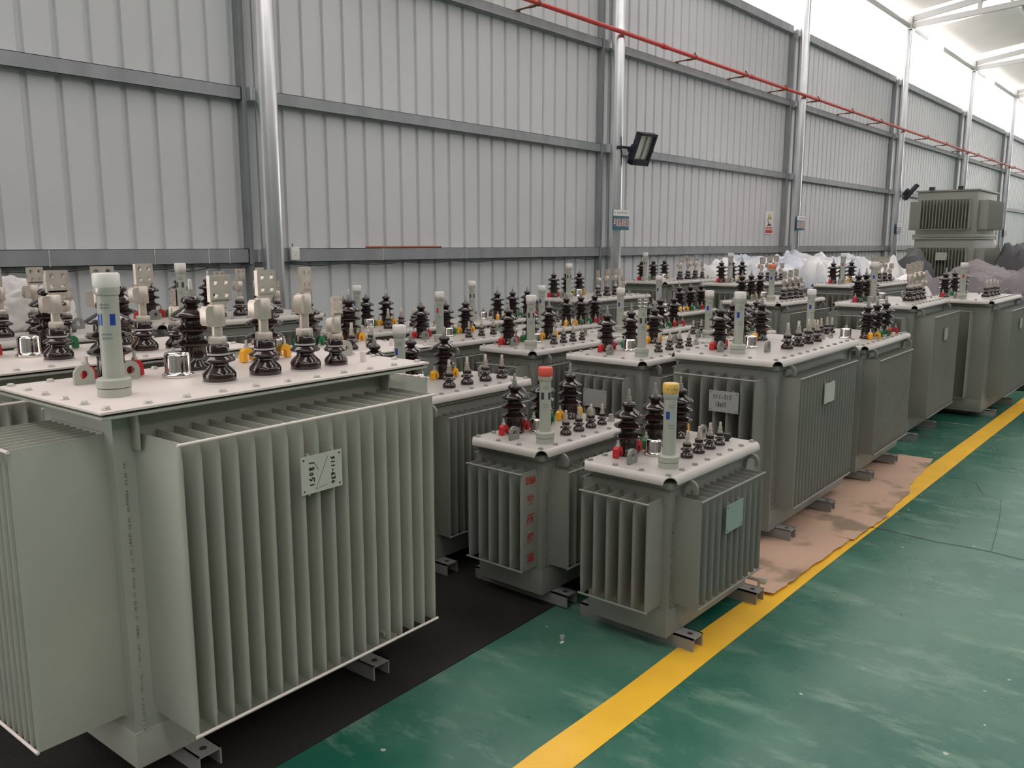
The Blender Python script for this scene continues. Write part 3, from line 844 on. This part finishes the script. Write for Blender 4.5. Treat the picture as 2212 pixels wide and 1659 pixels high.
# drain valve under the small front unit
b = MB(); b.cyl((.62, -.005, .13), (.62, -.09, .13), .008, 10); b.cyl((.62, -.07, .13), (.62, -.07, .10), .006, 8); b.cyl((.62, -.075, .13), (.62, -.10, .13), .013, 6)
link('drain_valve', b.mesh('drain_valve', 'bolt_zinc'), A)
b = MB(); b.cyl((.842, .113, .225), (.842, -.075, .225), .008, 12); b.cyl((.842, -.06, .225), (.842, -.08, .225), .011, 12)
link('drain_valve', b.mesh('drain_valve', 'paint_light'), T1)
# red characters painted on the nearest end fin of the red-capped unit (faces the aisle)
for i, (s_, sz) in enumerate((('25#', .040), ('变', .045), ('压', .045), ('器', .045), ('油', .045))):
    me = text_mesh('painted_character', s_, sz, 'red_ink', .0003, .0011)
    link('painted_character', me, dB['o2'], (dB['ty1']-dB['ty0']-.06+.0102, -.052, .555-.082*i), (R(90), 0, R(90)))
# scribble on the yellow cap
me = handwriting('E1A6', -.016, .292, .007, .011, .0007, 'ink')
for o in A.children:
    if o.name.startswith('oil_gauge'):
        for c in o.children:
            if c.name.startswith('cap'):
                b = MB()
                for v in me.vertices:
                    pass
                vs = []
                for v in me.vertices:
                    a = R(222)+v.co.x/.0305*1.3; rr_ = .0306-v.co.y*.3
                    vs.append((rr_*math.cos(a), rr_*math.sin(a), v.co.z))
                b.add(vs, [tuple(p.vertices) for p in me.polygons]); link('handwriting', b.mesh('handwriting', 'rust'), o)

# ------------------------------------------------------------------ stacked big units in the distance
def big_tank(z0, label, plate=False, top=False):
    X, Y0, Wd = 16.0, 3.38, 0.90; H = .80
    T = thing('stacked_transformer', label, 'transformer', (X, Y0, z0), 0, 'large finned tanks stacked beside the tarpaulins')
    b = MB(); b.box(0, 1.5, -.02, Wd+.02, 0.05, H); b.box(-.02, 1.52, -.06, Wd+.06, .0, .05)
    b.box(-.03, 1.53, -.05, Wd+.05, H-.03, H)
    link('tank', b.mesh('tank', 'olive_panel', bevel=.006), T)
    f, rods = fin_bank(16, Wd-.14, .12, .13, .64, 'olive_panel', th=.016)
    o = link('cooling_fins', f, T, (0, Wd-.07, 0), (0, 0, R(-90)))
    for r_ in rods: link('retaining_rod', r_, o)
    for y, rt in ((-.02, 0), (Wd+.02, math.pi)):
        f, rods = fin_bank(20, 1.2, .15, .13, .62, 'olive_panel', th=.012)
        o = link('cooling_fins', f, T, (.15 if rt == 0 else 1.35, y, 0), (0, 0, rt))
    for k in ((0, 1) if top else ()):
        b = MB(); b.box(-.06, .02, .2+.45*k, .28+.45*k, H, H+.038 if not top else H+.05); link('bracket', b.mesh('bracket', 'lamp_black'), T)
    if plate:
        b = MB(); b.box(-.16, -.15, .34, .52, .42, .55); link('nameplate', b.mesh('nameplate', 'plate_light'), T)
big_tank(.0, 'lowest olive finned tank of the stack, mostly behind the tarpaulins')
big_tank(.806, 'middle olive finned tank of the stack with a small blank plate', plate=True)
big_tank(1.612, 'topmost olive finned tank of the stack beside the dark tarpaulins', top=True)

# ------------------------------------------------------------------ covered goods
def cloth(name, label, cat, x0, x1, y0, y1, zbase, amp, m, seed, peaks, n=(46, 34), group=None, floor_skirt=True, th=.01):
    rr = random.Random(seed); b = MB(); nx, ny = n; vs = []
    from mathutils import noise
    for i in range(nx+1):
        for j in range(ny+1):
            u, v = i/nx, j/ny
            x = x0+(x1-x0)*u; y = y0+(y1-y0)*v
            p = Vector((x*1.1, y*1.1, seed))
            z = zbase+amp*(noise.noise(p)*.9+.9*abs(noise.noise(p*2.1))+.7*abs(noise.noise(p*4.3+Vector((3, 1, 0))))+.35*abs(noise.noise(p*9)))
            for (px, py, pr, ph) in peaks:
                dd = math.hypot(x-px, y-py)/pr
                if dd < 1: z = max(z, zbase+ph*(1-dd)+amp*.3*abs(noise.noise(p*4)))
            e = min(u, 1-u)*(x1-x0); e2 = min(v, 1-v)*(y1-y0); q = min(1, min(e, e2)/.22)
            z = max(.004, z*(q**.35)) if floor_skirt else z
            x += .05*noise.noise(p*3+Vector((5, 0, 0)))*(1-q) ; y += .06*noise.noise(p*4+Vector((0, 9, 0)))*(1-q)
            vs.append((x, y, z))
    fs = [(i*(ny+1)+j, (i+1)*(ny+1)+j, (i+1)*(ny+1)+j+1, i*(ny+1)+j+1) for i in range(nx) for j in range(ny)]
    b.add(vs, fs)
    me = b.mesh(name, m, ang=28)
    o = link(name, me); md = o.modifiers.new('thickness', 'SOLIDIFY'); md.thickness = th
    return tag(o, label, cat, group)
cloth('plastic_sheet', 'crumpled white and blue plastic sheeting over goods by the wall', 'plastic sheet', 10.3, 14.05, 3.65, 5.75, 1.10, .24, 'sheet_white', 3.1, [(11.0, 4.9, .9, .20), (12.5, 4.6, .8, .22), (13.4, 4.4, .6, .20)], n=(110, 64), th=.006)
cloth('plastic_sheet', 'small white and blue plastic bundle before the mauve tarpaulin', 'plastic sheet', 10.9, 11.9, 2.72, 3.5, .85, .12, 'sheet_white', 8.4, [(11.3, 3.1, .5, .28)], n=(30, 26), th=.006)
cloth('tarpaulin', 'long mauve-grey tarpaulin draped low behind the back transformers', 'tarpaulin', 12.15, 15.6, 1.6, 3.52, .92, .26, 'tarp_mauve', 5.7, [(14.6, 3.0, .7, .34)], n=(96, 60))
cloth('tarpaulin', 'dark grey tarpaulin crumpled at the right edge, tallest in the heap', 'tarpaulin', 15.75, 19.5, 1.4, 3.15, 1.22, .30, 'tarp_dark', 9.2, [(17.0, 2.6, .7, .42), (18.3, 2.2, .9, .42), (16.4, 2.1, .6, .2)], n=(60, 44))
cloth('tarpaulin', 'dark tarpaulin with a folded peak in front of the stacked tanks', 'tarpaulin', 14.25, 15.6, 3.62, 4.38, 1.10, .16, 'tarp_dark', 2.2, [(14.7, 3.85, .5, .34)], n=(34, 26))
cloth('tarpaulin', 'low dark tarpaulin just behind the last transformer of the row', 'tarpaulin', 9.95, 12.0, 1.05, 2.45, .74, .22, 'tarp_dark', 4.8, [(11.0, 1.6, .8, .18)], n=(70, 50))
# planks in front of the stacked tanks
for i in range(5):
    b = MB(); b.box(0, 1.35, -.06, .06, 0, .022)
    z = 1.05+.026*i
    tag(link('plank', b.mesh('plank', 'wood', bevel=.003), None, (14.55+.05*i, 4.5+.05*(i % 3), z), (0, 0, R(76+(i % 3)*4))),
        'thin brown plank in the pile left of the stacked tanks', 'plank', 'planks piled left of the stacked tanks')
b = MB(); b.box(14.2, 15.3, 4.47, 5.6, 0, 1.045)
tag(link('crate', b.mesh('crate', 'wood', bevel=.01)), 'wooden crate under the pile of thin brown planks', 'crate')
# wrapped white goods near far right, with brown strips
def blob(name, label, cat, loc, r, m, seed, sq=(1, 1, 1), n=3, amp=.35):
    from mathutils import noise
    bm = bmesh.new(); bmesh.ops.create_icosphere(bm, subdivisions=n+1, radius=1)
    for v in bm.verts:
        d = 1+amp*noise.noise(v.co*1.6+Vector((seed, 0, 0)))+amp*.45*abs(noise.noise(v.co*4+Vector((0, seed, 0))))
        v.co = Vector((v.co.x*d*r*sq[0], v.co.y*d*r*sq[1], max(v.co.z*d, -.6)*r*sq[2]))
    me = bpy.data.meshes.new(name); bm.to_mesh(me); bm.free()
    me.polygons.foreach_set('use_smooth', [True]*len(me.polygons)); me.set_sharp_from_angle(angle=R(30)); me.materials.append(MATS[m])
    return tag(link(name, me, None, loc), label, cat)
blob('film_bundle', 'crumpled translucent plastic film lying on the far left transformer by the wall', 'plastic film', (1.60, 4.50, 1.17), .12, 'film_clear', 4.4, (1.7, .6, 1.2), 4, .5)
blob('wrapped_bundle', 'white wrapped bundle on top of the goods right of the stacked tanks', 'bundle', (21.2, 4.3, 1.60), .32, 'sheet_white', 2.4, (1, .8, 1.1))
b = MB()
b.box(19.6, 22.6, 3.6, 5.0, 0, 1.35)
tag(link('crate', b.mesh('crate', 'brown_strip', bevel=.02)), 'brown crate carrying the white wrapped bundle, far right', 'crate')

# cardboard sheets on the floor under the front row
cards = [([(6.33, 1.46), (6.30, 1.80), (5.98, 2.28), (5.30, 2.25), (5.24, 1.62), (5.56, 1.40)], 'far end sheet of flattened cardboard under the reversed transformer'),
         ([(5.57, 1.41), (5.36, 1.352), (5.05, 1.345), (4.72, 1.325), (4.68, 1.60), (4.72, 2.2), (5.55, 2.2)], 'flattened cardboard sheet with dark oil stains between two skids'),
         ([(4.78, 1.31), (4.50, 1.325), (4.27, 1.33), (4.24, 1.60), (4.28, 2.2), (4.80, 2.2)], 'torn flattened cardboard sheet before the S11-315 transformer'),
         ([(4.24, 1.335), (3.98, 1.345), (3.70, 1.35), (3.50, 1.352), (3.345, 1.36), (3.33, 1.60), (3.36, 2.2), (4.30, 2.2)], 'largest flattened cardboard sheet, right of the yellow-capped transformer')]
for i, (poly, lb) in enumerate(cards):
    pts = []
    for k, (x, y) in enumerate(poly):
        x2, y2 = poly[(k+1) % len(poly)]
        for s in range(5):
            t = s/5; pts.append((x+(x2-x)*t+random.uniform(-.006, .006), y+(y2-y)*t+random.uniform(-.006, .006)))
    b = MB(); b.prism(pts, .0030+.0035*i, .0060+.0035*i)
    tag(link('cardboard_sheet', b.mesh('cardboard_sheet', 'cardboard')), lb, 'cardboard', 'flattened cardboard sheets on the floor')

# ------------------------------------------------------------------ wall fittings
P = thing('fire_pipe', 'long red pipe carried on brackets high along the corrugated wall', 'pipe', (0, 5.86, 4.000))
b = MB(); b.cyl((-2.5, 0, 0), (61, 0, 0), .026, 14)
for x in (3.2, 9.9, 12.5, 18.2, 23.9, 29.6): b.cyl((x, 0, 0), (x+.10, 0, 0), .033, 14)
link('pipe_run', b.mesh('pipe_run', 'pipe_red'), P)
x = 3.2; bxs = [2.1, 3.8, 5.5, 7.2, 8.75, 10.55, 12.1, 13.55, 14.95]
while bxs[-1] < 58: bxs.append(bxs[-1]+1.72)
for x in [v*1.02 for v in bxs if min(abs(v*1.02-c) for c in CX) > .22]:
    b = MB(); b.box(x-.022, x+.022, .255, .335, -.042, -.030)
    b.tube([(x, .30, -.026), (x, .02, -.020)], .010, 6); b.tube([(x, .12, -.022), (x, .03, -.022)], .015, 6)
    b.lathe([(.034, -.018), (.034, .018)], 12, Matrix.Translation((x, 0, 0)) @ Matrix.Rotation(R(90), 4, 'Y'))
    b.box(x-.012, x+.012, -.01, .01, .03, .055)
    link('bracket', b.mesh('bracket', 'rust'), P)
# copper rod on the lower girt
b = MB(); b.cyl((5.16, 6.14, 1.472), (6.14, 6.14, 1.472), .009, 10)
tag(link('copper_rod', b.mesh('copper_rod', 'copper')), 'thin red-brown copper rod lying on the lower wall rail', 'rod')
# cables under the lower girt
def cable(pts, r, label):
    b = MB(); out = []
    for (p, q) in zip(pts[:-1], pts[1:]):
        for s in range(8):
            t = s/8; sag = -.022*math.sin(math.pi*t)
            out.append((p[0]+(q[0]-p[0])*t, p[1]+(q[1]-p[1])*t, p[2]+(q[2]-p[2])*t+sag))
    out.append(pts[-1]); b.tube(out, r, 6)
    return tag(link('cable', b.mesh('cable', 'cable')), label, 'cable')
cable([(1.2+.75*k, 6.112, 1.333) for k in range(4)]+[(3.93, 6.10, 1.335)], .005, 'thin dark cable running under the lower wall rail, left bay')
cable([(4.3, 6.112, 1.338)]+[(4.9+.7*k, 6.112, 1.335) for k in range(6)]+[(8.9, 6.112, 1.33)], .005, 'thin dark cable under the lower wall rail between two columns')
cable([(3.22, 6.115, 1.30), (3.62, 6.115, 1.335)], .004, 'short sagging loop of cable beside the left column')
for x in (2.38, 3.12, 3.56, 3.94-.2, 5.35, 6.5, 7.6):
    b = MB(); b.box(x-.002, x+.002, 6.121, 6.124, 1.345, 1.465)
    tag(link('cable_tie', b.mesh('cable_tie', 'sign_white')), 'thin white cable tie around the lower wall rail', 'cable tie', 'white cable ties on the lower rail')
# socket
S = thing('socket_outlet', 'small cream wall socket beside the left column', 'socket', (4.335, 6.09, 1.42))
b = MB(); b.box(-.042, .042, -.014, .012, -.055, .055); link('faceplate', b.mesh('faceplate', 'sign_white', bevel=.003), S)
b = MB()
for (x, z) in ((-.012, .018), (.012, .018), (0, -.012)): b.cyl((x, -.0145, z), (x, -.0155, z), .003, 8)
b.cyl((-.02, .0, .055), (-.02, 0, .085), .004, 6)
link('socket_hole', b.mesh('socket_hole', 'ink'), S)

# flood lights
def flood(loc, rz, tilt, label, s=1.0):
    F = thing('flood_light', label, 'flood light', loc, rz)
    b = MB(); w, h = .155*s, .20*s
    M = Matrix.Rotation(tilt, 4, 'X')
    def fr(x0, x1, z0, z1, y0=-.03, y1=.03): b.box(x0, x1, y0, y1, z0, z1, M)
    fr(-w, -w+.03, -h, h); fr(w-.03, w, -h, h); fr(-w, w, h-.03, h); fr(-w, w, -h, -h+.07); fr(-w, w, -h, h, .03, .05)
    b.box(-w*.6, w*.6, .05, .13, -h*.7, h*.1, M)
    link('housing', b.mesh('housing', 'lamp_black', bevel=.004), F)
    b = MB(); b.box(-w+.03, w-.03, .012, .02, -h+.07, h-.03, M); b.cyl(M @ Vector((.02, -.0, -h+.08)), M @ Vector((.02, -.0, h-.05)), .012, 10)
    link('reflector', b.mesh('reflector', 'lamp_reflector'), F)
    b = MB(); b.box(-w-.012, -w, -.02, .10, -.03, .03); b.box(w, w+.012, -.02, .10, -.03, .03)
    b.box(-w-.012, w+.012, .09, .105, -.03, .03); b.box(-w-.2, -w+.02, .085, .10, .0, .03)
    link('bracket', b.mesh('bracket', 'lamp_black'), F)
flood((9.30, 5.74, 2.66), R(-12), R(24), 'black flood light with pale reflector clamped beside the middle column')
flood((20.95, 5.78, 2.66), R(25), R(38), 'distant black flood light tilted on the far column behind')

# signs on columns
def sign(loc, w, h, label, lines, rz=0):
    S = thing('sign_board', label, 'sign', loc, rz)
    b = MB(); b.box(-w/2, w/2, -.006, .006, -h/2, h/2); link('board', b.mesh('board', 'sign_blue', bevel=.001), S)
    b = MB(); b.box(-w/2+.001, w/2-.001, -.008, -.0058, h*.20, h/2-.001); link('header', b.mesh('header', 'sign_white'), S)
    b = MB(); rr = random.Random(int(loc[0]*10)); x = -w*.28
    b.lathe([(.010, 0), (.010, .0006)], 12, Matrix.Translation((-w*.40, -.0082, h*.35)) @ Matrix.Rotation(R(90), 4, 'X'))
    while x < w*.42:
        ww = rr.uniform(.006, .012)
        for z in (h*.30, h*.35, h*.39):
            b.box(x, x+ww, -.0088, -.0080, z, z+.003)
        b.box(x+ww*.4, x+ww*.4+.0025, -.0088, -.0080, h*.29, h*.41); x += ww+.006
    link('small_print', b.mesh('small_print', 'label_print'), S)
    if lines:
        sz = w/len(lines)*.92
        for i, ch in enumerate(lines):
            xx = -w/2+w*(i+.5)/len(lines)
            me = text_mesh('character', ch, sz, 'sign_red', .0004, sz*.03); o = link('character', me, S, (xx, -.0072, -h*.16), (R(90), 0, 0), (1, 1.9, 1))
            me = text_mesh('character_face', ch, sz, 'sign_white', .0006, 0.0); link('character_face', me, o, (0, 0, .0006))
sign((9.04, 5.875, 1.795), .36, .245, 'blue and white area sign with red-edged Chinese characters on the middle column', '半成品装配区')
sign((14.80, 5.875, 1.86), .36, .245, 'blue and white sign on the second column past the middle, right of the poster', '成品装配区')
b_ = None
sign((20.55, 5.875, 1.84), .36, .245, 'small faded area sign on the column left of the stacked tanks', '待检区')
sign((31.2+1.1, 5.875, 1.87), .42, .26, 'tiny distant sign on the column right of the stacked tanks', '成品区')
# safety poster
S = thing('safety_poster', 'white safety poster with helmeted head and red caption on the wall', 'poster', (14.19, 6.188, 1.861))
b = MB(); b.box(-.165, .165, 0, .006, -.195, .195); link('sheet', b.mesh('sheet', 'sign_white'), S)
b = MB(); b.box(-.14, .14, -.002, 0, -.175, -.075); link('caption_panel', b.mesh('caption_panel', 'sign_red'), S)
me = text_mesh('caption', '必须戴安全帽', .040, 'sign_white', .0005); link('caption', me, S, (0, -.003, -.11), (R(90), 0, 0), (1.15, 1.2, 1))
b = MB(); M = Matrix.Rotation(R(90), 4, 'X')
b.prism([(-.07+.07, .0)]*0+[(.055*math.cos(R(a))+.0, .045*math.sin(R(a))+.105) for a in range(0, 181, 15)]+[(-.065, .095), (.075, .090)], .0005, .002, M)
link('helmet', b.mesh('helmet', 'helmet_yellow'), S)
b = MB()
b.tube([(-.05, -.001, .095), (-.06, -.001, .04), (-.04, -.001, -.0), (-.015, -.001, -.03)], .006)
b.tube([(.0, -.001, .08), (.03, -.001, .09), (.07, -.001, .075), (.055, -.001, .05)], .006)
b.tube([(-.07, -.001, -.055), (-.02, -.001, -.02), (.0, -.001, -.055), (.03, -.001, -.02), (.08, -.001, -.052)], .009)
b.tube([(.015, -.001, .06), (.02, -.001, .05)], .006); b.tube([(.01, -.001, .005), (.03, -.001, .005)], .004)
link('drawn_head', b.mesh('drawn_head', 'ink'), S)

# debris on the floor: chipped spots
for i, (x, y, r) in enumerate(((1.94, .72, .018), (1.98, .66, .013), (1.90, .64, .010), (2.25, .60, .008), (1.72, 1.99, .006), (2.42, 1.80, .007), (2.10, .95, .006))):
    pts = [(x+r*random.uniform(.5, 1.4)*math.cos(a)*1.6, y+r*random.uniform(.5, 1.2)*math.sin(a)) for a in [k*math.pi/5 for k in range(10)]]
    b = MB(); b.prism(pts, .0002, .0022)
    tag(link('paint_chip', b.mesh('paint_chip', 'paint_chip')), 'small pale chipped spot on the green floor', 'paint chip', 'pale chips on the green floor')
b = MB(); b.lathe([(.011, 0), (.011, .010)], 6, Matrix.Translation((2.45, 1.82, .0)))
tag(link('loose_nut', b.mesh('loose_nut', 'bolt_zinc')), 'small loose steel nut on the green floor before the small transformers', 'nut')
